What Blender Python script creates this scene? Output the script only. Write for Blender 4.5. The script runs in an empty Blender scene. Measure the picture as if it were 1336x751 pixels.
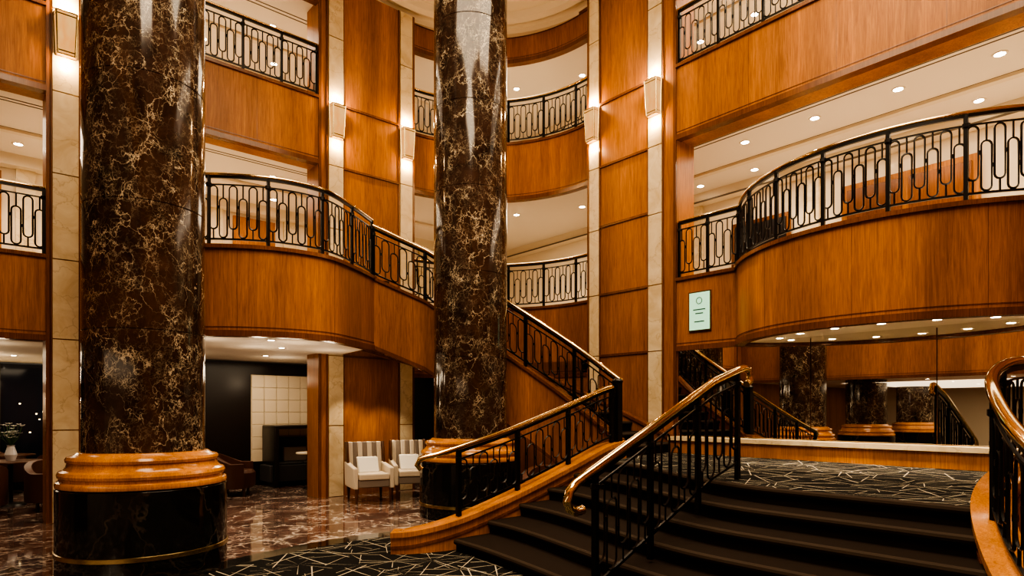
import bpy, math, random
from mathutils import Vector
random.seed(4)
R=math.radians
# ------------------------------------------------------------------ materials
def new_mat(name):
    m=bpy.data.materials.new(name); m.use_nodes=True
    nt=m.node_tree; b=nt.nodes['Principled BSDF']; return m,nt,b
def simple(name,col,rough=.5,metal=0,emit=None,es=0,coat=0,spec=.5):
    m,nt,b=new_mat(name)
    b.inputs['Base Color'].default_value=(*col,1); b.inputs['Roughness'].default_value=rough
    b.inputs['Metallic'].default_value=metal; b.inputs['Specular IOR Level'].default_value=spec
    if coat: b.inputs['Coat Weight'].default_value=coat
    if emit: b.inputs['Emission Color'].default_value=(*emit,1); b.inputs['Emission Strength'].default_value=es
    return m
def N(nt,t,**k):
    n=nt.nodes.new(t)
    for a,v in k.items(): setattr(n,a,v)
    return n
def ramp(nt,fac,stops):
    r=N(nt,'ShaderNodeValToRGB'); e=r.color_ramp.elements
    e[0].position,e[0].color=stops[0][0],(*stops[0][1],1)
    e[1].position,e[1].color=stops[1][0],(*stops[1][1],1)
    for p,c in stops[2:]:
        x=e.new(p); x.color=(*c,1)
    nt.links.new(fac,r.inputs[0]); return r.outputs[0]
def coords(nt,scale=(1,1,1),loc=(0,0,0)):
    tc=N(nt,'ShaderNodeTexCoord'); mp=N(nt,'ShaderNodeMapping'); mp.inputs['Scale'].default_value=scale; mp.inputs['Location'].default_value=loc
    nt.links.new(tc.outputs['Object'],mp.inputs[0]); return mp.outputs[0]
def noise(nt,vec,scale,detail=4,rough=.5,dist=0):
    n=N(nt,'ShaderNodeTexNoise'); n.inputs['Scale'].default_value=scale; n.inputs['Detail'].default_value=detail
    n.inputs['Roughness'].default_value=rough; n.inputs['Distortion'].default_value=dist
    nt.links.new(vec,n.inputs['Vector']); return n
def mixc(nt,fac,a,b,mode='MIX'):
    m=N(nt,'ShaderNodeMix',data_type='RGBA',blend_type=mode)
    for s,v in ((0,fac),(6,a),(7,b)):
        if hasattr(v,'is_linked'): nt.links.new(v,m.inputs[s])
        elif isinstance(v,(int,float)): m.inputs[s].default_value=v
        else: m.inputs[s].default_value=(*v,1)
    return m.outputs[2]
def math_(nt,op,a,b=None):
    m=N(nt,'ShaderNodeMath',operation=op)
    for i,v in enumerate((a,b)):
        if v is None: continue
        if hasattr(v,'is_linked'): nt.links.new(v,m.inputs[i])
        else: m.inputs[i].default_value=v
    return m.outputs[0]
def wood(name,c1,c2,rough=.32,spec=.5):
    m,nt,b=new_mat(name)
    g=noise(nt,coords(nt,(9,9,.55)),3.0,8,.72,1.1)
    f=noise(nt,coords(nt,(40,40,1.2)),3.0,3,.6)
    l=noise(nt,coords(nt,(1.6,1.6,.10)),1.2,3)
    c=ramp(nt,g.outputs[0],[(.32,c1),(.66,c2)])
    c2_=ramp(nt,l.outputs[0],[(.32,(.62,.58,.54)),(.68,(1.15,1.15,1.15))])
    cf=ramp(nt,f.outputs[0],[(.35,(.74,.72,.70)),(.6,(1.05,1.05,1.05))])
    nt.links.new(mixc(nt,.85,mixc(nt,.9,c,c2_,'MULTIPLY'),cf,'MULTIPLY'),b.inputs['Base Color'])
    b.inputs['Roughness'].default_value=rough; b.inputs['Specular IOR Level'].default_value=spec
    return m
def veins(nt,vec,scale,width,dist=.5,dscale=2):
    nz=noise(nt,vec,dscale,5,.6)
    add=N(nt,'ShaderNodeVectorMath',operation='SCALE'); nt.links.new(nz.outputs['Color'],add.inputs[0]); add.inputs['Scale'].default_value=dist
    a2=N(nt,'ShaderNodeVectorMath',operation='ADD'); nt.links.new(vec,a2.inputs[0]); nt.links.new(add.outputs[0],a2.inputs[1])
    v=N(nt,'ShaderNodeTexVoronoi',feature='DISTANCE_TO_EDGE'); v.inputs['Scale'].default_value=scale
    nt.links.new(a2.outputs[0],v.inputs['Vector'])
    return ramp(nt,v.outputs['Distance'],[(0,(1,1,1)),(width,(0,0,0))])
def dark_marble(name,base1,base2,vein,s=1.0,rough=.1,dens=.5,w=1.0,fmax=.85,base3=None):
    m,nt,b=new_mat(name); v=coords(nt,(1,1,.8))
    n1=noise(nt,v,2.2*s,7,.7,.8)
    base=ramp(nt,n1.outputs[0],[(.3,base1),(.66,base2)]+([(.74,base3)] if base3 else []))
    v1=veins(nt,v,2.0*s,.022*w,.75,1.8*s); v2=veins(nt,v,6.0*s,.05*w,.45,3.4*s); v3=veins(nt,v,13*s,.07*w,.2,6*s)
    mk=noise(nt,v,1.5*s,4,.6); mask=ramp(nt,mk.outputs[0],[(dens-.04,(0,0,0)),(dens+.14,(1,1,1))])
    mk3=noise(nt,v,2.6*s,3,.6,.5); mask3=ramp(nt,mk3.outputs[0],[(dens+.02,(0,0,0)),(dens+.2,(.8,.8,.8))])
    mx=mixc(nt,1.0,v1,mixc(nt,1.0,v2,mask,'MULTIPLY'),'ADD')
    mx=mixc(nt,1.0,mx,mixc(nt,1.0,v3,mask3,'MULTIPLY'),'ADD')
    mk2=noise(nt,v,4*s,3); m2=ramp(nt,mk2.outputs[0],[(.40,(.10,.10,.10)),(.66,(1,1,1))])
    fac=mixc(nt,1.0,mx,m2,'MULTIPLY')
    bw=N(nt,'ShaderNodeRGBToBW'); nt.links.new(fac,bw.inputs[0])
    f=math_(nt,'MINIMUM',bw.outputs[0],fmax)
    nt.links.new(mixc(nt,f,base,vein),b.inputs['Base Color'])
    b.inputs['Roughness'].default_value=rough
    return m
def starburst(name):
    m,nt,b=new_mat(name)
    f=None
    for sc_,lo,k,wd in ((1.15,0,4.5,.019),(1.35,3.7,3.5,.018),(1.0,9.1,2.5,.016)):
        vec=coords(nt,(sc_,sc_,0.0),(lo,lo*1.7,0))
        v=N(nt,'ShaderNodeTexVoronoi',feature='F1'); v.inputs['Scale'].default_value=1
        nt.links.new(vec,v.inputs['Vector'])
        d=N(nt,'ShaderNodeVectorMath',operation='SUBTRACT'); nt.links.new(vec,d.inputs[0]); nt.links.new(v.outputs['Position'],d.inputs[1])
        sx=N(nt,'ShaderNodeSeparateXYZ'); nt.links.new(d.outputs[0],sx.inputs[0])
        sc=N(nt,'ShaderNodeSeparateColor'); nt.links.new(v.outputs['Color'],sc.inputs[0])
        ang=math_(nt,'ARCTAN2',sx.outputs[1],sx.outputs[0])
        a5=math_(nt,'ADD',math_(nt,'MULTIPLY',ang,k),math_(nt,'MULTIPLY',sc.outputs[0],6.28))
        s=math_(nt,'MULTIPLY',math_(nt,'ABSOLUTE',math_(nt,'SINE',a5)),v.outputs['Distance'])
        ln=math_(nt,'LESS_THAN',s,wd*k/2.6)
        f=ln if f is None else math_(nt,'MAXIMUM',f,ln)
    n=noise(nt,coords(nt),60,2)
    base=ramp(nt,n.outputs[0],[(.3,(.005,.005,.005)),(.7,(.015,.014,.013))])
    nt.links.new(mixc(nt,f,base,(.42,.38,.30)),b.inputs['Base Color'])
    b.inputs['Roughness'].default_value=.95; b.inputs['Specular IOR Level'].default_value=.1
    return m
WOOD=wood('cherry_wood',(.28,.100,.021),(.50,.208,.050),.38,.32)
WOODD=wood('dark_cherry_trim',(.15,.050,.013),(.23,.085,.023),.25)
WOODL=wood('honey_wood_polished',(.44,.172,.038),(.64,.285,.072),.15)
CREAM=simple('cream_plaster',(.72,.62,.47),.6)
CEIL=simple('ceiling_plaster',(.78,.70,.59),.7)
def cream_marble():
    m,nt,b=new_mat('cream_marble'); v=coords(nt)
    n=noise(nt,v,2.5,5,.6,1.0); base=ramp(nt,n.outputs[0],[(.3,(.60,.46,.27)),(.7,(.78,.67,.47))])
    ve=veins(nt,v,2.0,.02,.6); bw=N(nt,'ShaderNodeRGBToBW'); nt.links.new(ve,bw.inputs[0])
    nt.links.new(mixc(nt,math_(nt,'MULTIPLY',bw.outputs[0],.5),base,(.42,.3,.17)),b.inputs['Base Color'])
    b.inputs['Roughness'].default_value=.25; return m
CMARB=cream_marble()
COLM=dark_marble('emperador_marble',(.012,.0075,.006),(.060,.033,.023),(.66,.58,.43),1.45,.10,.45,.82,.82)
BLACKM=dark_marble('black_marble',(.005,.005,.005),(.012,.011,.010),(.10,.08,.06),.8,.07,.6)
FLOORM=dark_marble('rosso_marble_floor',(.028,.016,.014),(.145,.074,.060),(.64,.56,.49),.7,.05,.37,1.5,.8,(.42,.33,.29))
CARPET=starburst('starburst_carpet')
STEP=simple('dark_brown_carpet',(.019,.013,.010),.9,spec=.1)
NOSE=simple('carpet_nosing_highlight',(.038,.026,.018),.8,spec=.2)  # step carpet in a lighter colour, painting the highlight along the edges
IRON=simple('black_iron',(.007,.006,.006),.35,.3)
BRASS=simple('polished_brass',(.80,.63,.36),.10,1)
BRONZE=simple('bronze_band',(.42,.32,.17),.25,1)
MIRROR=simple('mirror_glass',(.80,.78,.74),.01,1)
GLOW=simple('downlight_lens',(1,.9,.7),.5,0,(1,.86,.64),55)
def sconce_mat():
    m,nt,b=new_mat('alabaster_glow'); n=noise(nt,coords(nt,(1,1,.4)),9,4)
    c=ramp(nt,n.outputs[0],[(.3,(1,.42,.11)),(.7,(1,.60,.23))])
    nt.links.new(c,b.inputs['Emission Color']); b.inputs['Emission Strength'].default_value=.85
    b.inputs['Base Color'].default_value=(.10,.05,.02,1); b.inputs['Specular IOR Level'].default_value=.1; return m
SCON=sconce_mat()
WHITEF=simple('cream_upholstery',(.62,.54,.43),.8)
GREYF=simple('grey_stripe_fabric',(.22,.18,.15),.8)
PILLOW=simple('white_pillow',(.82,.80,.75),.8)
LEATH=simple('brown_leather',(.085,.035,.022),.4)
DARK=simple('dark_lacquer',(.012,.010,.010),.3)
SLOT=simple('ceiling_slot',(.14,.11,.08),.8)
DARKF=simple('charcoal_fabric',(.03,.028,.03),.7)
WALN=simple('walnut_legs',(.09,.035,.015),.35)
QUILT=simple('quilted_cream_leather',(.72,.62,.46),.5)
SIGN=simple('backlit_sign',(.4,.7,.5),.3,0,(.42,.85,.58),.7)
SIGNT=simple('sign_lettering',(.05,.12,.10),.4)
NIGHT=simple('night_glass',(.01,.015,.03),.08)
SHADE=simple('lamp_shade',(.9,.8,.6),.6,0,(1,.72,.42),3)
# ------------------------------------------------------------------ mesh builder
class MB:
    def __init__(s,*mats): s.v=[];s.f=[];s.m=[];s.mats=list(mats)
    def mi(s,m):
        if m not in s.mats: s.mats.append(m)
        return s.mats.index(m)
    def add(s,vs,fs,mat):
        o=len(s.v); s.v+= [tuple(p) for p in vs]; k=s.mi(mat)
        for f in fs: s.f.append(tuple(i+o for i in f)); s.m.append(k)
    def box(s,a,b,mat):
        x0,y0,z0=[min(a[i],b[i]) for i in range(3)]; x1,y1,z1=[max(a[i],b[i]) for i in range(3)]
        s.add([(x0,y0,z0),(x1,y0,z0),(x1,y1,z0),(x0,y1,z0),(x0,y0,z1),(x1,y0,z1),(x1,y1,z1),(x0,y1,z1)],
          [(0,3,2,1),(4,5,6,7),(0,1,5,4),(1,2,6,5),(2,3,7,6),(3,0,4,7)],mat)
    def prism(s,poly,z0,z1,mat,topmat=None):
        n=len(poly)
        a=sum(poly[i][0]*poly[(i+1)%n][1]-poly[(i+1)%n][0]*poly[i][1] for i in range(n))
        if a<0: poly=poly[::-1]
        vs=[(p[0],p[1],z0) for p in poly]+[(p[0],p[1],z1) for p in poly]
        s.add(vs,[tuple(range(n))[::-1]]+[(i,(i+1)%n,(i+1)%n+n,i+n) for i in range(n)],mat)
        s.add([(p[0],p[1],z1) for p in poly],[tuple(range(n))],topmat or mat)
    def hexa(s,b,t,mat): # 4 bottom, 4 top
        s.add(list(b)+list(t),[(0,3,2,1),(4,5,6,7),(0,1,5,4),(1,2,6,5),(2,3,7,6),(3,0,4,7)],mat)
    def ribbon(s,pts,th,mat,off=0):
        n=len(pts); L=[];Rr=[]
        for i,p in enumerate(pts):
            a=pts[max(i-1,0)]; b=pts[min(i+1,n-1)]
            dx,dy=b[0]-a[0],b[1]-a[1]; l=math.hypot(dx,dy) or 1
            nx,ny=-dy/l,dx/l
            L.append((p[0]+nx*(off+th/2),p[1]+ny*(off+th/2))); Rr.append((p[0]+nx*(off-th/2),p[1]+ny*(off-th/2)))
        vs=[]
        for i,p in enumerate(pts):
            vs+= [(L[i][0],L[i][1],p[2]),(L[i][0],L[i][1],p[3]),(Rr[i][0],Rr[i][1],p[3]),(Rr[i][0],Rr[i][1],p[2])]
        fs=[]
        for i in range(n-1):
            o=4*i
            for k in range(4): fs.append((o+k,o+(k+1)%4,o+4+(k+1)%4,o+4+k))
        fs+=[(0,3,2,1),(4*n-4,4*n-3,4*n-2,4*n-1)]
        s.add(vs,fs,mat)
    def sweep(s,pts,r,mat,n=6,closed=False,rot=0):
        pts=[Vector(p) for p in pts]; m=len(pts); vs=[];fs=[]; prev=None
        for i,p in enumerate(pts):
            if closed: t=(pts[(i+1)%m]-pts[i-1])
            else: t=(pts[min(i+1,m-1)]-pts[max(i-1,0)])
            t.normalize()
            if prev is None:
                up=Vector((0,0,1)) if abs(t.z)<.9 else Vector((1,0,0))
                a=t.cross(up).normalized()
            else:
                a=prev-t*prev.dot(t)
                a.normalize()
            prev=a; b=t.cross(a)
            for k in range(n):
                g=2*math.pi*k/n+rot
                vs.append(p+(a*math.cos(g)+b*math.sin(g))*r)
        rng=m if closed else m-1
        for i in range(rng):
            j=(i+1)%m
            for k in range(n): fs.append((i*n+k,i*n+(k+1)%n,j*n+(k+1)%n,j*n+k))
        if not closed: fs+=[tuple(range(n))[::-1],tuple(range((m-1)*n,m*n))]
        s.add(vs,fs,mat)
    def lathe(s,prof,c,mat,n=64):
        vs=[];fs=[];k=len(prof)
        for i in range(n):
            g=2*math.pi*i/n
            for r,z in prof: vs.append((c[0]+r*math.cos(g),c[1]+r*math.sin(g),z))
        for i in range(n):
            j=(i+1)%n
            for q in range(k-1): fs.append((i*k+q,j*k+q,j*k+q+1,i*k+q+1))
        s.add(vs,fs,mat)
    def disc(s,c,r,mat,n=20,up=False):
        vs=[(c[0]+r*math.cos(2*math.pi*i/n),c[1]+r*math.sin(2*math.pi*i/n),c[2]) for i in range(n)]
        s.add(vs,[tuple(range(n)) if up else tuple(range(n))[::-1]],mat)
    def done(s,name,smooth=True,bevel=0,loc=None,rotz=0):
        me=bpy.data.meshes.new(name); me.from_pydata(s.v,[],s.f)
        for m in s.mats: me.materials.append(m)
        me.polygons.foreach_set('material_index',s.m)
        if smooth:
            me.polygons.foreach_set('use_smooth',[True]*len(me.polygons))
        me.update()
        if smooth:
            try: me.set_sharp_from_angle(angle=R(32))
            except Exception: pass
        o=bpy.data.objects.new(name,me); bpy.context.scene.collection.objects.link(o)
        if loc: o.location=loc
        o.rotation_euler[2]=rotz
        if bevel:
            b=o.modifiers.new('b','BEVEL'); b.width=bevel; b.segments=3; b.limit_method='ANGLE'
        return o
def empty(name):
    e=bpy.data.objects.new(name,None); bpy.context.scene.collection.objects.link(e); return e
STAIR=empty('grand_staircase')
def crom(pts,k=8):
    if len(pts)<3: 
        a,b=pts[0],pts[-1]; return [tuple(a[j]+(b[j]-a[j])*i/k for j in range(len(a))) for i in range(k+1)]
    out=[]; n=len(pts)
    for i in range(n-1):
        p0=pts[max(i-1,0)];p1=pts[i];p2=pts[i+1];p3=pts[min(i+2,n-1)]
        for q in range(k):
            t=q/k
            out.append(tuple(.5*((2*p1[j])+(-p0[j]+p2[j])*t+(2*p0[j]-5*p1[j]+4*p2[j]-p3[j])*t*t+(-p0[j]+3*p1[j]-3*p2[j]+p3[j])*t**3) for j in range(len(p1))))
    out.append(tuple(pts[-1])); return out
class Path:
    def __init__(s,pts):
        s.p=pts; s.d=[0]
        for a,b in zip(pts,pts[1:]): s.d.append(s.d[-1]+math.hypot(b[0]-a[0],b[1]-a[1]))
        s.L=s.d[-1]
    def at(s,t):
        t=max(0,min(s.L,t))
        for i in range(len(s.d)-1):
            if t<=s.d[i+1]+1e-9:
                w=(t-s.d[i])/max(1e-9,s.d[i+1]-s.d[i]); return tuple(s.p[i][j]+(s.p[i+1][j]-s.p[i][j])*w for j in range(len(s.p[i])))
        return s.p[-1]
def arc(c,r,a0,a1,n=24): return [(c[0]+r*math.cos(R(a0+(a1-a0)*i/n)),c[1]+r*math.sin(R(a0+(a1-a0)*i/n))) for i in range(n+1)]
def railing(name,pts,H,br=.022,sp=.72,foot=0.0,ext0=None,ext1=None,postr=.021,pitch0=.125):
    P=Path(pts); m=MB(IRON,BRASS); L=P.L; n=max(2,int(L/.09)); S=[L*i/n for i in range(n+1)]
    up=lambda s,z:(lambda q:(q[0],q[1],q[2]+z))(P.at(s))
    top=[up(s,H) for s in S]
    if ext0: top=list(ext0)[::-1]+top
    if ext1: top=top+list(ext1)
    m.sweep(top,br,BRASS,12)
    m.sweep([up(s,H-br-.014) for s in S],.022,IRON,4,rot=R(45))
    m.sweep([up(s,H-.135) for s in S],.012,IRON,4,rot=R(45))
    m.sweep([up(s,.08) for s in S],.016,IRON,4,rot=R(45))
    k=max(1,round(L/sp))
    for i in range(k+1):
        s=L*i/k; s=min(max(s,.02),L-.02); m.sweep([up(s,-foot),up(s,H-.02)],postr*1.35,IRON,4,rot=R(45))
        b=up(s,0)
        m.lathe([(.0,b[2]+H-.1),(.038,b[2]+H-.115),(.038,b[2]+H-.155),(.02,b[2]+H-.17)],b,IRON,8)
    bay=L/k; c=max(2,round(bay/pitch0)); pitch=bay/c
    for i in range(k):
        for j in range(c):
            sc=i*bay+(j+.5)*pitch
            hi=(i*c+j)%2
            w=pitch*.80; z0,z1=((.10,(H-.14)*.78) if hi else ((H-.14)*.27,H-.15))
            r=w/2; lp=[]
            for g in range(0,181,30): lp.append((sc+r*math.cos(R(g)),z1-r+r*math.sin(R(g))))
            for g in range(180,361,30): lp.append((sc+r*math.cos(R(g)),z0+r+r*math.sin(R(g))))
            m.sweep([up(a,z) for a,z in lp],.0108,IRON,4,True)
            if hi: m.sweep([up(sc,z1),up(sc,H-.135)],.010,IRON,4)
            else: m.sweep([up(sc,.08),up(sc,z0)],.010,IRON,4)
            zk=(z0+z1)/2
            m.sweep([up(sc+pitch/2,zk-.02),up(sc+pitch/2,zk+.02)],.017,IRON,6)
    return m.done(name)
def fascia(name,pts,zb,zt,th=.10,soff=0,side=1):
    m=MB(WOOD,WOODD); pp=[(p[0],p[1],zb,zt) for p in pts]
    m.ribbon(pp,th,WOOD)
    m.ribbon([(p[0],p[1],zt-.002,zt+.05) for p in pts],th+.07,WOODD)
    m.ribbon([(p[0],p[1],zb-.03,zb+.05) for p in pts],th+.04,WOODD)
    m.ribbon([(p[0],p[1],zb+.09,zb+.10) for p in pts],th+.012,WOODD)
    if soff: m.ribbon([(p[0],p[1],zb-.02,zb+.03) for p in pts],soff,WOOD,side*soff/2)
    P=Path([tuple(p[:2]) for p in pts]); k=max(1,round(P.L/1.22))
    for i in range(1,k):
        s=P.L*i/k; a=P.at(s-.0025); b=P.at(s+.0025); m.ribbon([(a[0],a[1],zb+.05,zt),(b[0],b[1],zb+.05,zt)],th+.004,WOODD)
    return m.done(name)
F1,F1B,F2,F2B,F3B=3.70,2.58,7.20,6.05,8.95
LY,RX=10.86,8.79
TOP=9.46
# ------------------------------------------------------------------ floor & rugs
m=MB(FLOORM); m.box((-12,-4,-.2),(12.4,17.5,0),FLOORM); m.done('floor',False)
m=MB(CARPET); m.prism(arc((3.6,3.0),3.95,0,360,120)[:-1],.001,.014,CARPET); m.done('round_carpet',False)
m=MB(BLACKM)
a=arc((3.6,3.0),4.25,0,360,120); b=arc((3.6,3.0),3.95,0,360,120)
for i in range(120):
    m.add([(*b[i],.006),(*a[i],.006),(*a[i+1],.006),(*b[i+1],.006)],[(0,1,2,3)],BLACKM)
m.done('trim_1',False)
# ------------------------------------------------------------------ north wall (piers + fascias)
SEG=((0,1.3),(1.3,F1B),(F1B,F1),(F1,4.9),(4.9,F2B),(F2B,F2),(F2,8.4),(8.4,TOP))
def strip_x(m,x0,x1,y):
    for z0,z1 in SEG: m.box((x0,y-.03,z0+.008),(x1,y+.02,z1-.008),CMARB)
def strip_y(m,y0,y1,x):
    for z0,z1 in SEG: m.box((x-.03,y0,z0+.008),(x+.02,y1,z1-.008),CMARB)
m=MB(WOOD,CMARB,WOODD)
for x0,x1 in ((.785,1.5),(4.74,6.745)):
    m.box((x0,LY,0),(x1,LY+.5,TOP),WOOD)
    for e in (x0,x1-.05): m.box((e,LY-.02,0),(e+.05,LY+.01,TOP),WOODD)
strip_x(m,.86,1.16,LY); strip_x(m,4.93,5.21,LY); strip_x(m,6.42,6.69,LY)
for z in (F1B,F1,F2B,F2): 
    m.box((5.22,LY-.022,z-.02),(6.41,LY+.01,z+.02),WOODD)
for x in (.84,1.17,4.90,5.22,6.39): m.box((x-.012,LY-.02,0),(x+.012,LY+.01,TOP),WOODD)
m.box((-12,LY,0),(-1.8,LY+.3,F1B),WOOD)
m.done('wall_north',False)
fascia('balcony_fascia',[(-1.8,LY+.05),(.785,LY+.05)],F1B,F1,soff=.35)
fascia('balcony_fascia',[(-1.8,LY+.05),(.785,LY+.05)],F2B,F2,soff=.35)
fascia('balcony_fascia',[(1.5,LY+.05),(4.74,LY+.05)],F2B,F2,soff=.35)
fascia('balcony_fascia',[(-1.8,LY+.05),(4.74,LY+.05)],F3B,TOP)
# east wall
m=MB(WOOD,CMARB,WOODD)
m.box((RX,6.07,0),(RX+.5,8.03,TOP),WOOD)
for e in (6.07,7.98): m.box((RX-.02,e,0),(RX+.01,e+.05,TOP),WOODD)
strip_y(m,6.35,6.62,RX); strip_y(m,7.74,7.97,RX)
for z in (F1B,F1,4.95,F2B,F2): m.box((RX-.022,6.63,z-.02),(RX+.01,7.73,z+.02),WOODD)
for y in (6.33,6.635,7.73): m.box((RX-.02,y-.012,0),(RX+.01,y+.012,TOP),WOODD)
m.box((RX+.06,-4,0),(RX+.3,6.07,F1B),WOOD)
m.done('wall_east',False)
fascia('balcony_fascia',[(RX+.05,4.9),(RX+.05,6.07)],F1B,F1)
fascia('balcony_fascia',[(RX+.05,-4),(RX+.05,6.07)],F2B,F2,soff=.4,side=-1)
fascia('balcony_fascia',[(RX+.05,-4),(RX+.05,6.07)],F3B,TOP,soff=.4,side=-1)
fascia('balcony_fascia',[(RX+.05,-4),(RX+.05,.9)],F1B,F1)
# corner gallery
CC=(6.76,8.59); garc=[(6.6,11.09)]+arc(CC,2.5,90,0,36)+[(9.26,8.0)]
fascia('curved_balcony_fascia',garc,F1B-.3,F1); fascia('curved_balcony_fascia',garc,F2B,F2); fascia('curved_balcony_fascia',garc,F3B,TOP)
m=MB(WOOD); m.ribbon([(p[0],p[1],0,F1B) for p in arc(CC,2.5,50,0,20)+[(9.26,8.0)]],.1,WOOD); m.done('wall_northeast')
# bulging balconies
rb=arc((10.04,2.9),2.4,180-58.6,180+58.6,36)
fascia('bowed_balcony_fascia',rb,F1B,F1,.1)
lbc=crom([(1.45,10.8),(1.55,10.0),(1.95,9.3),(2.45,8.78),(3.1,8.44),(3.75,8.42),(4.35,8.78),(4.95,9.25)],8)
fascia('bowed_balcony_fascia',lbc,F1B,F1,.1)
# slabs
m=MB(CEIL)
for zb,zt in ((F1B+.03,F1-.02),(F2B+.03,F2-.02),(F3B+.03,TOP)):
    m.box((-1.8,LY+.1,zb),(6.6,17.4,zt),CEIL)
    m.box((RX+.12,-4,zb),(12.2,8.0,zt),CEIL)
    poly=[(p[0]+.0,p[1]+.0) for p in [(6.6,11.1)]+arc(CC,2.52,90,0,24)+[(9.28,8.0),(12.2,8.0),(12.2,17.4),(6.6,17.4)]]
    m.prism(poly,zb,zt,CEIL)
m.prism([(p[0]+.03,p[1]) for p in rb]+[(9,1.0),(9,4.9)],F1B+.02,F1-.02,CEIL)
m.prism(list(lbc)+[(5.15,10.85),(1.5,10.85)],F1B+.02,F1-.02,CEIL)
m.box((-12,-4,2.5),(-1.85,LY,F1-.02),CEIL); m.box((-12,-4,F2B),(-1.85,LY,F2),CEIL)
m.done('gallery_floor_slab',False)
# ceiling with coffered rings
m=MB(CEIL,CREAM)
m.box((-12,-4,10.6),(12.4,17.5,10.8),CEIL)
c=(6.45,8.25)
m.lathe([(3.1,TOP+.0),(2.75,TOP+.0),(2.75,TOP+.1),(2.66,TOP+.13),(2.55,TOP+.08),(2.45,TOP+.13),(2.42,TOP+.26),(2.1,TOP+.28),(2.02,TOP+.38),(1.9,TOP+.34),(1.8,TOP+.44),(1.5,TOP+.52),(1.35,TOP+.64),(1.2,TOP+.6),(1.1,TOP+.7),(.6,TOP+.8),(0,TOP+.82)],c,CREAM,96)
m.done('ceiling')
# outer walls
m=MB(CREAM,NIGHT); m.box((-12,14.3,F1),(12.2,14.5,10.6),CREAM)
m.done('wall_north_gallery',False)
m=MB(CREAM); m.box((11.7,-4,0),(11.9,14.5,10.6),CREAM); m.done('wall_east_gallery',False)
m=MB(DARK); m.box((2.6,13.6,0),(12,13.8,F1B),DARK); m.box((-12,17.2,0),(2.6,17.4,F1B),NIGHT); m.box((2.6,13.8,0),(2.8,17.2,F1B),DARK); m.done('wall_lounge',False)
m=MB(WOOD,CREAM); m.box((-12.2,-4,0),(-12,17.5,10.6),CREAM); m.done('wall_west',False)
m=MB(WOOD,CREAM); m.box((-12,-4.2,0),(12.4,-4,10.6),WOOD); m.done('wall_south',False)
fascia('balcony_fascia',[(-1.8,-4),(-1.8,LY)],2.5,F1); fascia('balcony_fascia',[(-1.8,-4),(-1.8,LY)],F2B,F2); 
m=MB(CREAM,SLOT,WOODD,WOOD,DARK)
for zc in (F1,F2):
    for x in (-1.2,.6,2.2,3.8,5.4,7.2,9.0): m.box((x,14.22,zc),(x+.28,14.32,zc+2.3),CMARB)
    m.box((-1.8,14.26,zc),(11.7,14.32,zc+.12),WOODD)
    for y in (-1.5,.8,5.0,7.4,9.6): m.box((11.62,y,zc),(11.72,y+.28,zc+2.3),CMARB)
    m.box((11.66,-4,zc),(11.72,14.3,zc+.12),WOODD)
    m.box((-1.0,14.24,zc),(.4,14.3,zc+2.1),WOOD)
    m.box((4.3,14.24,zc),(5.2,14.3,zc+2.1),WOOD); m.box((8.0,14.24,zc),(8.8,14.3,zc+2.1),WOOD)
    m.box((11.64,8.0,zc),(11.7,9.2,zc+2.1),WOOD)
m.done('trim_3',False)
# ------------------------------------------------------------------ mirror wall
m=MB(MIRROR,DARK)
ys=[-4,-2.4,-.8,.8,2.4,3.9,5.0,6.06]
for a,b in zip(ys,ys[1:]): m.box((RX+.02,a+.006,1.17),(RX+.05,b-.006,F1B+.02),MIRROR)
m.done('wall_mirror',False)
m=MB(CMARB,WOODL); m.box((RX-.22,.7,.9),(RX+.06,6.06,1.10),WOODL); m.box((RX-.26,.7,1.10),(RX+.06,6.06,1.16),CMARB); m.done('marble_ledge',False)
# ------------------------------------------------------------------ columns
def column(x,y,k):
    m=MB(BLACKM,BRONZE,WOODL,COLM)
    sc=lambda pr:[(r*k,z) for r,z in pr]
    m.lathe(sc([(.88,0),(.88,.17)]),(x,y),BLACKM)
    m.lathe(sc([(.88,.17),(.892,.175),(.892,.215),(.88,.22)]),(x,y),BRONZE)
    m.lathe(sc([(.88,.22),(.88,.815),(.86,.83)]),(x,y),BLACKM)
    m.lathe(sc([(.86,.83),(.875,.835),(.88,.86),(.87,.885),(.84,.895),(.84,.92),(.855,.93),(.86,.955),(.845,.985),(.80,1.0),(.775,1.03),(.765,1.065),(.78,1.075),(.785,1.10),(.77,1.125),(.72,1.135),(.69,1.15),(.67,1.165),(.63,1.17)]),(x,y),WOODL)
    pr=[(.635,1.16)]
    z=2.36
    while z<10: pr+=[(.635,z-.006),(.628,z),(.635,z+.006)]; z+=1.24
    pr.append((.635,10.6)); m.lathe(sc(pr),(x,y),COLM)
    return m.done('marble_column')
for x,y in ((1.365,7.40),(5.78,7.69),(-2.95,7.45),(-7.3,7.45)): column(x,y,.875)
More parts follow.
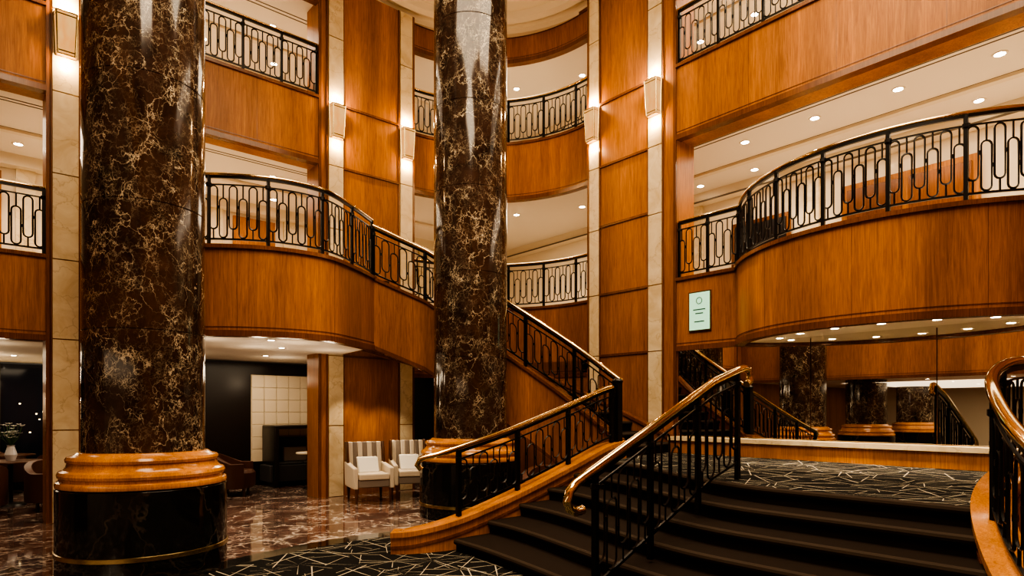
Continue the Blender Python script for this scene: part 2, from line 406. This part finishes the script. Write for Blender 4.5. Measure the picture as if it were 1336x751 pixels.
# ------------------------------------------------------------------ lower flight
bnd=crom([(8.6,.75),(7.5,1.1),(6.5,1.25),(5.9,1.28),(5.3,1.2),(4.7,.98),(4.2,.7),(3.8,.35),(3.55,-.1)],8)
def yb(x):
    for a,b in zip(bnd,bnd[1:]):
        if b[0]<=x<=a[0]: return b[1]+(a[1]-b[1])*(x-b[0])/(a[0]-b[0]+1e-9)
    return bnd[-1][1]
def nose(i,y):
    xr=3.75+.32*(i-1); xl=4.1+.48*(i-1); t=max(0,min(1,(y-2.6)/3.1)); t=t*t*(3-2*t); return xr+(xl-xr)*t
m=MB(STEP,CARPET)
for i in range(1,7):
    z=.15*i; y0=yb(nose(i,0)); n=28
    cur=[(nose(i,5.72+(y0-5.72)*j/n),5.72+(y0-5.72)*j/n) for j in range(n+1)]
    right=[p[:2] for p in bnd[::-1] if p[0]>cur[-1][0]+.02]
    poly=cur+right+[(8.79,.75),(8.79,6.07),(7.1,6.07),(7.0,5.72)]
    m.prism(poly,z-.15,z,STEP,CARPET if i==6 else STEP)
    m.sweep([(x-.004,y,z-.032) for x,y in cur],.033,NOSE,10)
m.done('lower_flight').parent=STAIR
def stringer(name,ctrl,th,capw=.06,zb=0,k=8,cap=.05):
    pts=crom(ctrl,k); mm=MB(WOODL,WOODD)
    mm.ribbon([(p[0],p[1],zb if len(p)==3 else p[3],p[2]) for p in pts],th,WOODL)
    mm.ribbon([(p[0],p[1],p[2]-.005,p[2]+cap) for p in pts],th+capw,WOODL)
    mm.ribbon([(p[0],p[1],p[2]-.13,p[2]-.10) for p in pts],th+.03,WOODD)
    mm.done(name).parent=STAIR; return pts
ls=stringer('stringer_outer',[(3.52,6.12,.20),(3.72,5.98,.22),(4.2,5.86,.31),(5.0,5.82,.52),(6.0,5.82,.82),(6.65,5.82,1.03),(7.07,5.82,1.10)],.2)
rs=stringer('stringer_outer',[(8.55,.68,1.1),(7.5,1.03,1.1),(6.5,1.17,1.08),(5.9,1.2,1.0),(5.3,1.12,.85),(4.7,.9,.6),(4.2,.62,.40),(3.8,.27,.25),(3.6,-.1,.2)],.18)
railing('staircase_railing',[(p[0],p[1],p[2]+.05) for p in crom([(4.2,5.84,.32),(5.0,5.82,.52),(6.0,5.82,.82),(6.65,5.82,1.03),(6.88,5.82,1.08)],8)],.78,.034,.9,
   ext0=[(4.1,5.86,1.12),(3.98,5.9,1.085),(3.88,5.95,1.06),(3.8,6.0,1.03),(3.78,6.02,.97),(3.82,6.0,.92)],postr=.026,pitch0=.15)
railing('staircase_railing',[(p[0],p[1],p[2]+.05) for p in rs[:-6]],.85,.042,.8,pitch0=.15)
mp=[(3.62,3.25,.14),(5.3,3.25,.87),(5.75,3.25,1.0)]
railing('centre_handrail',mp,.98,.036,.72,foot=.12,
   ext0=[(3.5,3.25,1.07),(3.42,3.25,1.03),(3.36,3.25,.98),(3.335,3.25,.91),(3.36,3.25,.85),(3.42,3.25,.82),(3.5,3.25,.83)],
   ext1=[(5.85,3.25,2.0),(5.93,3.25,1.99),(5.97,3.25,1.93),(5.96,3.25,1.87),(5.9,3.25,1.84)],postr=.022,pitch0=.15)
# ------------------------------------------------------------------ upper flight
inn=crom([(7.07,5.82),(6.95,6.9),(6.45,8.0),(5.75,8.82),(4.95,9.25)],10)
out=crom([(8.68,6.1),(8.5,7.5),(7.85,9.0),(6.7,10.2),(5.15,10.8)],10)
PI,PO=Path(inn),Path(out)
ns=17; rz=(F1-.9)/ns
m=MB(STEP,CEIL)
for i in range(ns):
    a,b=PI.at(PI.L*i/ns),PI.at(PI.L*(i+1)/ns); c,d=PO.at(PO.L*i/ns),PO.at(PO.L*(i+1)/ns)
    z=.9+rz*(i+1); zb0=max(0,.9+rz*i-.55); zb1=max(0,.9+rz*(i+1)-.55)
    m.hexa([(a[0],a[1],zb0),(b[0],b[1],zb1),(d[0],d[1],zb1),(c[0],c[1],zb0)],[(a[0],a[1],z),(b[0],b[1],z),(d[0],d[1],z),(c[0],c[1],z)],STEP)
    m.sweep([(a[0],a[1],z-.028),(c[0],c[1],z-.028)],.03,NOSE,8)
    m.add([(a[0],a[1],zb0-.02),(b[0],b[1],zb1-.02),(d[0],d[1],zb1-.02),(c[0],c[1],zb0-.02)],[(0,1,2,3)],CEIL)
m.done('upper_flight').parent=STAIR
def zl(t): return .9+(F1-.9)*t
def strg(P,th,off,drop=1.0):
    K=44; mm=MB(WOOD,WOODD); pts=[]
    for i in range(K+1):
        t=i/K; p=P.at(P.L*t); zt=min(F1+.0,zl(t)+.22-.22*max(0,(t-.8)/.2)); 
        zt=max(zt,1.1)
        zb=max(0,zl(t)+.1-drop-.22*max(0,(t-.8)/.2)) if t>.18 else 0
        pts.append((p[0],p[1],zb,zt))
    mm.ribbon(pts,th,WOOD,off)
    mm.ribbon([(p[0],p[1],p[3]-.005,p[3]+.045) for p in pts],th+.07,WOODD,off)
    mm.ribbon([(p[0],p[1],p[2],p[2]+.06) for p in pts if p[2]>0],th+.04,WOODD,off)
    mm.done('curved_stringer').parent=STAIR; return pts
si=strg(PI,.12,0); so=strg(PO,.1,0,.8)
railing('curved_staircase_railing',[(p[0],p[1],p[3]+.04) for p in si],.85,.034,.95,postr=.022,pitch0=.14)
m=MB(IRON); m.box((6.93,5.76,1.1),(7.03,5.86,1.98),IRON); m.lathe([(.08,1.98),(.08,2.0),(.05,2.03),(0,2.05)],(6.98,5.81),IRON,16); m.done('newel_post',False).parent=STAIR
# ------------------------------------------------------------------ gallery railings
Z=lambda pts,z:[(p[0],p[1],z) for p in pts]
seg=lambda a,b,z,k=6:[(a[0]+(b[0]-a[0])*i/k,a[1]+(b[1]-a[1])*i/k,z) for i in range(k+1)]
railing('balcony_railing',Z(lbc,F1+.05),.93)
railing('balcony_railing',seg((-1.8,LY+.05),(.785,LY+.05),F1+.05),.93)
railing('balcony_railing',seg((-1.8,LY+.05),(.785,LY+.05),F2+.05),.93)
railing('balcony_railing',seg((1.5,LY+.05),(4.74,LY+.05),F2+.05),.93)
railing('balcony_railing',Z(garc,F1+.05),.93); railing('balcony_railing',Z(garc,F2+.05),.93)
railing('balcony_railing',seg((RX+.05,-2),(RX+.05,6.07),F2+.05),.93)
railing('balcony_railing',seg((RX+.05,4.98),(RX+.05,6.07),F1+.05),.93)
railing('balcony_railing',Z(rb,F1+.05),.93)
railing('balcony_railing',seg((-1.8,-2),(-1.8,LY),F1+.05),.93)
# ------------------------------------------------------------------ sconces
def sconce(x,y,ang):
    m=MB(SCON,BRONZE); z0,z1=-.31,.28
    b=[(-.12,-.01),(.12,-.01),(.10,-.10),(-.10,-.10)]; t=[(-.14,-.01),(.14,-.01),(.12,-.13),(-.12,-.13)]
    m.hexa([(p[0],p[1],z0) for p in b[::-1]],[(p[0],p[1],z1) for p in t[::-1]],SCON)
    for p,q in zip(b,t): m.sweep([(p[0],p[1],z0),(q[0],q[1],z1)],.011,BRONZE,6)
    for w in (0,.08,.92,1): m.sweep([(p[0]+(q[0]-p[0])*w,p[1]+(q[1]-p[1])*w,z0+(z1-z0)*w) for p,q in zip(b,t)],.009,BRONZE,6,True)
    o=m.done('wall_sconce',False,loc=(x,y,6.86),rotz=ang)
    for dz,e in ((.40,26),(-.42,18)):
        l=bpy.data.lights.new('sconce_lamp','POINT'); l.energy=e; l.color=(1,.66,.34); l.shadow_soft_size=.04
        q=bpy.data.objects.new('sconce_light',l); bpy.context.scene.collection.objects.link(q); q.parent=o; q.location=(0,-.07,dz)
sconce(1.01,LY-.03,0); sconce(5.07,LY-.03,0); sconce(6.55,LY-.03,0)
sconce(RX-.03,7.86,R(-90)); sconce(RX-.03,6.48,R(-90))
# ------------------------------------------------------------------ downlights
m=MB(GLOW,CEIL)
def dl(x,y,z,r=.06):
    m.disc((x,y,z-.006),r,GLOW); m.lathe([(r,z-.008),(r+.025,z-.01),(r+.03,z)],(x,y),CEIL,20)
for zc in (F2B+.03,F3B+.03):
    for i in range(8):
        dl(9.85,6.6-1.15*i,zc); dl(11.1,7.1-1.15*i,zc)
    for x in (.1,1.6,3.0,4.4,5.8): dl(x,12.2,zc); dl(x+.5,13.5,zc)
    for g in (15,40,65): dl(CC[0]+3.6*math.cos(R(g)),CC[1]+3.6*math.sin(R(g)),zc)
arcd=[(10.04+1.95*math.cos(R(180+g)),2.9+1.95*math.sin(R(180+g))) for g in (-44,-28,-12,4,20,36,50)]
for x,y in arcd: dl(x,y,F1B+.02,.045)
for x,y in ((2.4,9.8),(3.83,10.2),(3.3,9.2),(2.6,12),(4.2,12),(5.7,12.3),(0.2,12),(-.6,13.5),(.6,15),(7.3,12.2)): dl(x,y,F1B+(.02 if y<10.8 else .03),.045)
for y in (-2,0,2,4,6,8,10):
    for x in (-3.5,-6,-9): dl(x,y,2.5,.06)
m.done('recessed_downlights',False)
m=MB(CREAM,SLOT)
for zc in (F2B+.03,F3B+.03):
    for x in (9.35,9.45,10.5,10.6): m.box((x,-4,zc-.006),(x+.02,8,zc),SLOT)
    m.box((10.5,-4,zc-.05),(10.62,8,zc-.006),CREAM); m.box((11.45,-4,zc-.2),(11.7,14,zc),CREAM)
    m.box((11.43,-4,zc-.2),(11.45,14,zc-.17),SLOT)
    for y in (11.6,11.7,12.8,12.9): m.box((-1.8,y,zc-.006),(6.6,y+.02,zc),SLOT)
    m.box((-1.8,12.8,zc-.05),(9,12.92,zc-.006),CREAM); m.box((-1.8,14.05,zc-.2),(11.7,14.3,zc),CREAM)
m.done('trim_2',False)
# ------------------------------------------------------------------ sign on fascia
m=MB(BRONZE,SIGN,SIGNT); m.box((RX-.03,5.42,2.84),(RX-.01,5.82,3.47),BRONZE); m.box((RX-.04,5.44,2.86),(RX-.03,5.80,3.45),SIGN)
for z,w in ((3.17,.22),(3.11,.14),(2.98,.18)): m.box((RX-.044,5.62-w/2,z),(RX-.04,5.62+w/2,z+.018),SIGNT)
rg=[(RX-.044,5.62+.05*math.cos(R(g)),3.32+.05*math.sin(R(g))) for g in range(0,360,20)]; m.sweep(rg,.007,SIGNT,4,True)
m.done('information_sign',False)
m=MB(WOOD,DARK,CREAM); m.box((11.6,2.6,F1-.02),(11.69,4.6,5.5),WOOD)
for y in (2.7,3.65): m.box((11.57,y,F1+.1),(11.6,y+.85,5.4),WOODD)
m.done('door_1',False)
m=MB(WOODD,DARK); m.box((11.58,5.5,4.4),(11.62,6.7,5.3),WOODD); m.box((11.56,5.58,4.48),(11.58,6.62,5.22),DARK); m.done('framed_picture',False)
# ------------------------------------------------------------------ lounge
m=MB(QUILT,DARK)
m.box((4.45,13.58,.5),(6.02,13.6,2.33),QUILT)
for i in range(6):
    for j in range(7):
        x=4.45+i*.26; z=.5+j*.26; m.box((x+.002,13.53,z+.002),(x+.258,13.585,z+.258),QUILT)
m.done('quilted_wall_panel',True,.018)
m=MB(DARKF,DARK,WHITEF); m.box((4.6,12.9,.1),(6.4,13.5,.45),DARKF); m.box((4.75,13.35,.45),(6.4,13.52,1.0),DARKF); m.box((4.66,12.8,0),(4.76,13.52,1.25),DARK); m.box((4.66,12.8,1.2),(6.4,13.52,1.27),DARK)
for k in range(3): m.box((4.8+.53*k,12.92,.45),(5.3+.53*k,13.3,.5),DARKF)
m.box((5.0,13.2,.5),(5.5,13.32,.8),GREYF); m.box((5.6,13.2,.5),(6.1,13.32,.8),GREYF)
m.done('banquette_sofa',True,.02)
def pedestal(x,y,r=.35,h=.73,top=WHITEF):
    m=MB(top,DARK); m.lathe([(0,h),(r,h),(r+.005,h-.015),(r,h-.03),(0,h-.03)],(0,0),top,32); m.lathe([(.03,h-.03),(.03,.05),(.2,.03),(.22,0),(0,0)],(0,0),DARK,24)
    return m.done('pedestal_table',True,0,(x,y,0))
pedestal(5.3,12.35)
def armchair(x,y,rot,mat,stripe=None,pil=True,hb=1.02,name='armchair',w=.35):
    m=MB(mat,WALN)
    m.box((-w+.085,-.36,.27),(w-.085,.30,.40),stripe or mat)
    m.box((-w+.09,-.38,.40),(w-.09,.22,.50),mat)
    nC=7; ww=2*(w-.05)/nC
    for i in range(nC):
        a=-w+.05+i*ww; mt=(stripe if stripe and i%2 else mat)
        m.hexa([(a,.20,.30),(a+ww,.20,.30),(a+ww,.34,.30),(a,.34,.30)],[(a,.34,hb),(a+ww,.34,hb),(a+ww,.43,hb),(a,.43,hb)],mt)
    for s in (-1,1):
        x0,x1=sorted((s*w,s*(w-.08)))
        m.hexa([(x0,-.36,.25),(x1,-.36,.25),(x1,.36,.25),(x0,.36,.25)],[(x0,-.34,.60),(x1,-.34,.60),(x1,.40,.68),(x0,.40,.68)],mat)
        x0,x1=sorted((s*(w-.01),s*(w-.05)))
        m.hexa([(x0,.16,.60),(x1,.16,.60),(x1,.40,.60),(x0,.40,.60)],[(x0,.27,hb+.01),(x1,.27,hb+.01),(x1,.45,hb+.01),(x0,.45,hb+.01)],WALN if stripe else mat)
        for yy in (-.32,.32):
            q=s*(w-.06)
            m.hexa([(q-.018,yy-.018,0),(q+.018,yy-.018,0),(q+.018,yy+.018,0),(q-.018,yy+.018,0)],
                   [(q-.03,yy-.03,.26),(q+.03,yy-.03,.26),(q+.03,yy+.03,.26),(q-.03,yy+.03,.26)],WALN)
    if pil:
        m.hexa([(-.18,-.02,.5),(.18,-.02,.5),(.18,.12,.5),(-.18,.12,.5)],[(-.18,.12,.76),(.18,.12,.76),(.18,.24,.76),(-.18,.24,.76)],PILLOW)
    return m.done(name,True,.022,(x,y,0),rot)
armchair(5.27,9.95,R(-14),WHITEF,GREYF); armchair(6.12,9.98,R(-22),WHITEF,GREYF)
def tub(x,y,rot,name='tub_chair'):
    m=MB(LEATH,WALN)
    m.lathe([(0,.15),(.30,.15),(.32,.2),(.32,.42),(.28,.47),(0,.48)],(0,-.03),LEATH,28)
    pts=[(.38*math.cos(R(g)),.38*math.sin(R(g)),.15,.60+.18*max(0,math.sin(R(g)))) for g in range(-35,216,8)]
    m.ribbon(pts,.1,LEATH)
    for a in (45,135,225,315): m.lathe([(.02,0),(.03,.16)],(.26*math.cos(R(a)),.26*math.sin(R(a))),WALN,10)
    return m.done(name,True,.02,(x,y,0),rot)
tub(3.75,12.3,R(60)); tub(1.05,12.4,R(30)); tub(-.1,14.3,R(-60)); tub(6.2,6.35,R(-30)); tub(1.35,14.6,R(150)); tub(.0,12.35,R(200)); tub(.7,16.3,R(100))
pedestal(.5,13.4,.45,.74,WALN); pedestal(6.75,9.9,.25,.55,DARK); pedestal(.55,15.3,.4,.74,WALN)
m=MB(simple('vase_ceramic',(.6,.6,.62),.2),simple('white_petals',(.8,.8,.78),.7),simple('stem_green',(.05,.12,.03),.6))
m.lathe([(0,0),(.06,0),(.09,.1),(.05,.24),(.06,.26)],(0,0),m.mats[0],20)
for i in range(34):
    g=random.random()*6.28; rr=random.random()*.2; zz=.38+random.random()*.25
    m.sweep([(0,0,.24),(rr*math.cos(g)*.6,rr*math.sin(g)*.6,.36),(rr*math.cos(g),rr*math.sin(g),zz)],.004,m.mats[2],4)
    for k in range(5):
        h=g+k*1.257; c=Vector((rr*math.cos(g),rr*math.sin(g),zz)); e=Vector((math.cos(h),math.sin(h),.4))*.045; p=Vector((-math.sin(h),math.cos(h),0))*.02
        m.add([c,c+e*.6+p,c+e,c+e*.6-p],[(0,1,2,3)],m.mats[1])
m.done('flower_arrangement',True,0,(.5,13.4,.74))
def lamp(x,y):
    m=MB(BRONZE,SHADE); m.lathe([(0,0),(.15,0),(.15,.02),(.015,.04),(.015,1.45)],(0,0),BRONZE,24); m.lathe([(.13,1.70),(.19,1.40)],(0,0),SHADE,28)
    m.done('floor_lamp',True,0,(x,y,0))
    l=bpy.data.lights.new('lamp_bulb','POINT'); l.energy=14; l.color=(1,.72,.42); l.shadow_soft_size=.06
    q=bpy.data.objects.new('lamp_bulb',l); bpy.context.scene.collection.objects.link(q); q.location=(x,y,1.78)
lamp(.15,16.2); lamp(1.75,16.4)
m=MB(DARK,NIGHT,simple('distant_city_lights',(1,.8,.5),.5,0,(1,.75,.4),6))
for i in range(9): m.box((-5+i*.9,17.1,0),(-4.93+i*.9,17.2,F1B),DARK)
for i in range(50):
    x=-4+random.random()*6.4; z=.6+random.random()*1.2; m.box((x,17.19,z),(x+.03,17.195,z+.02),m.mats[2])
m.done('window_1',False)
# ------------------------------------------------------------------ lights
def link(l,loc):
    o=bpy.data.objects.new(l.name,l); bpy.context.scene.collection.objects.link(o); o.location=loc; return o
WC=(1,.79,.54); GC=(1,.81,.59)
def area(loc,e,sx,sy,col=WC,rot=(0,0,0)):
    l=bpy.data.lights.new('ceiling_fill_area','AREA'); l.shape='RECTANGLE'; l.size=sx; l.size_y=sy; l.energy=e; l.color=col
    o=link(l,loc); o.rotation_euler=rot; return o
def point(loc,e,r=.1,col=WC):
    l=bpy.data.lights.new('ceiling_fill_point','POINT'); l.energy=e; l.color=col; l.shadow_soft_size=r; link(l,loc)
def spot(loc,e,ang=60,col=WC):
    l=bpy.data.lights.new('downlight_and_fill_spot','SPOT'); l.energy=e; l.color=col; l.spot_size=R(ang); l.spot_blend=.6; l.shadow_soft_size=.05; link(l,loc)
area((2.6,4.2,9.9),680,4.5,5); area((0,0,9.9),500,3,4); area((6.2,2.5,9.9),300,3,3)  # added overhead fill for the atrium, no fixtures modelled here
point((6.5,8.3,8.9),42,.12)  # added point brightening the dome rings, no lamp hangs here
for z,e in ((F2B-.1,74),(F3B-.05,74)):
    area((10.3,3.2,z),e*1.5,1.6,7,GC); area((3.2,12.5,z),e*1.1,6,1.6,GC); area((9.3,10.8,z),e*.9,2,2,GC); area((-.5,12.5,z),e*.5,2,1.5,GC)
    for y in (5.4,3.1,.8): spot((11.1,y,z),50,100,GC)
    for x in (.6,3.5,5.0): spot((x,13.5,z),50,100,GC)
area((3.3,12.3,F1B-.03),50,3.4,1.5); area((0,14,F1B-.03),45,2,3); area((8,12.2,F1B-.03),30,1.5,1.5)
for p in ((2.5,9.6,2.2),(3.7,9.3,2.2),(3.5,10.3,2.2),(4.6,10.1,2.15)): point(p,6.5)  # added points hung below the soffit to brighten its plaster
for p in ((.2,12.4,2.2),(2.6,12.2,2.2),(4.6,12.2,2.2),(.4,15,2.2),(7.2,11.8,2.2)): point(p,6)  # same kind of added fill under the lounge ceiling
for x,y in arcd: spot((x,y,F1B-.03),95,80)
for p in ((5.3,10.3,2.3),(6.0,10.3,2.2),(3.2,9.3,2.5),(2.4,9.9,2.5)): spot(p,60,95)
for p in ((7.8,4.9,5.9),(5.2,4.3,9.3),(4.3,6.9,9.3),(2.9,7.4,9.3),(3.6,9.4,9.0),(4.6,2.2,9.3),(8.2,6.9,9.2),(6.0,10.3,9.2)): spot(p,520,38)  # added spots without fixtures, throwing pools on floor, landing and walls
area((-6,3,2.4),400,7,10)  # added fill that makes the west room bright in the mirror
w=bpy.data.worlds.new('world'); bpy.context.scene.world=w; w.use_nodes=True
w.node_tree.nodes['Background'].inputs[0].default_value=(1,.8,.6,1); w.node_tree.nodes['Background'].inputs[1].default_value=.10
try: bpy.context.scene.view_settings.look='AgX - High Contrast'
except Exception as ex: print('look',ex)
# ------------------------------------------------------------------ camera
cd=bpy.data.cameras.new('camera'); cam=bpy.data.objects.new('camera',cd); bpy.context.scene.collection.objects.link(cam)
cam.location=(0,0,1.58); cam.rotation_euler=(R(90),0,-math.atan2(.652,.758))
cd.sensor_width=36; cd.lens=36*820/1336; cd.shift_y=(535-375.5)/1336; cd.clip_start=.05
bpy.context.scene.camera=cam
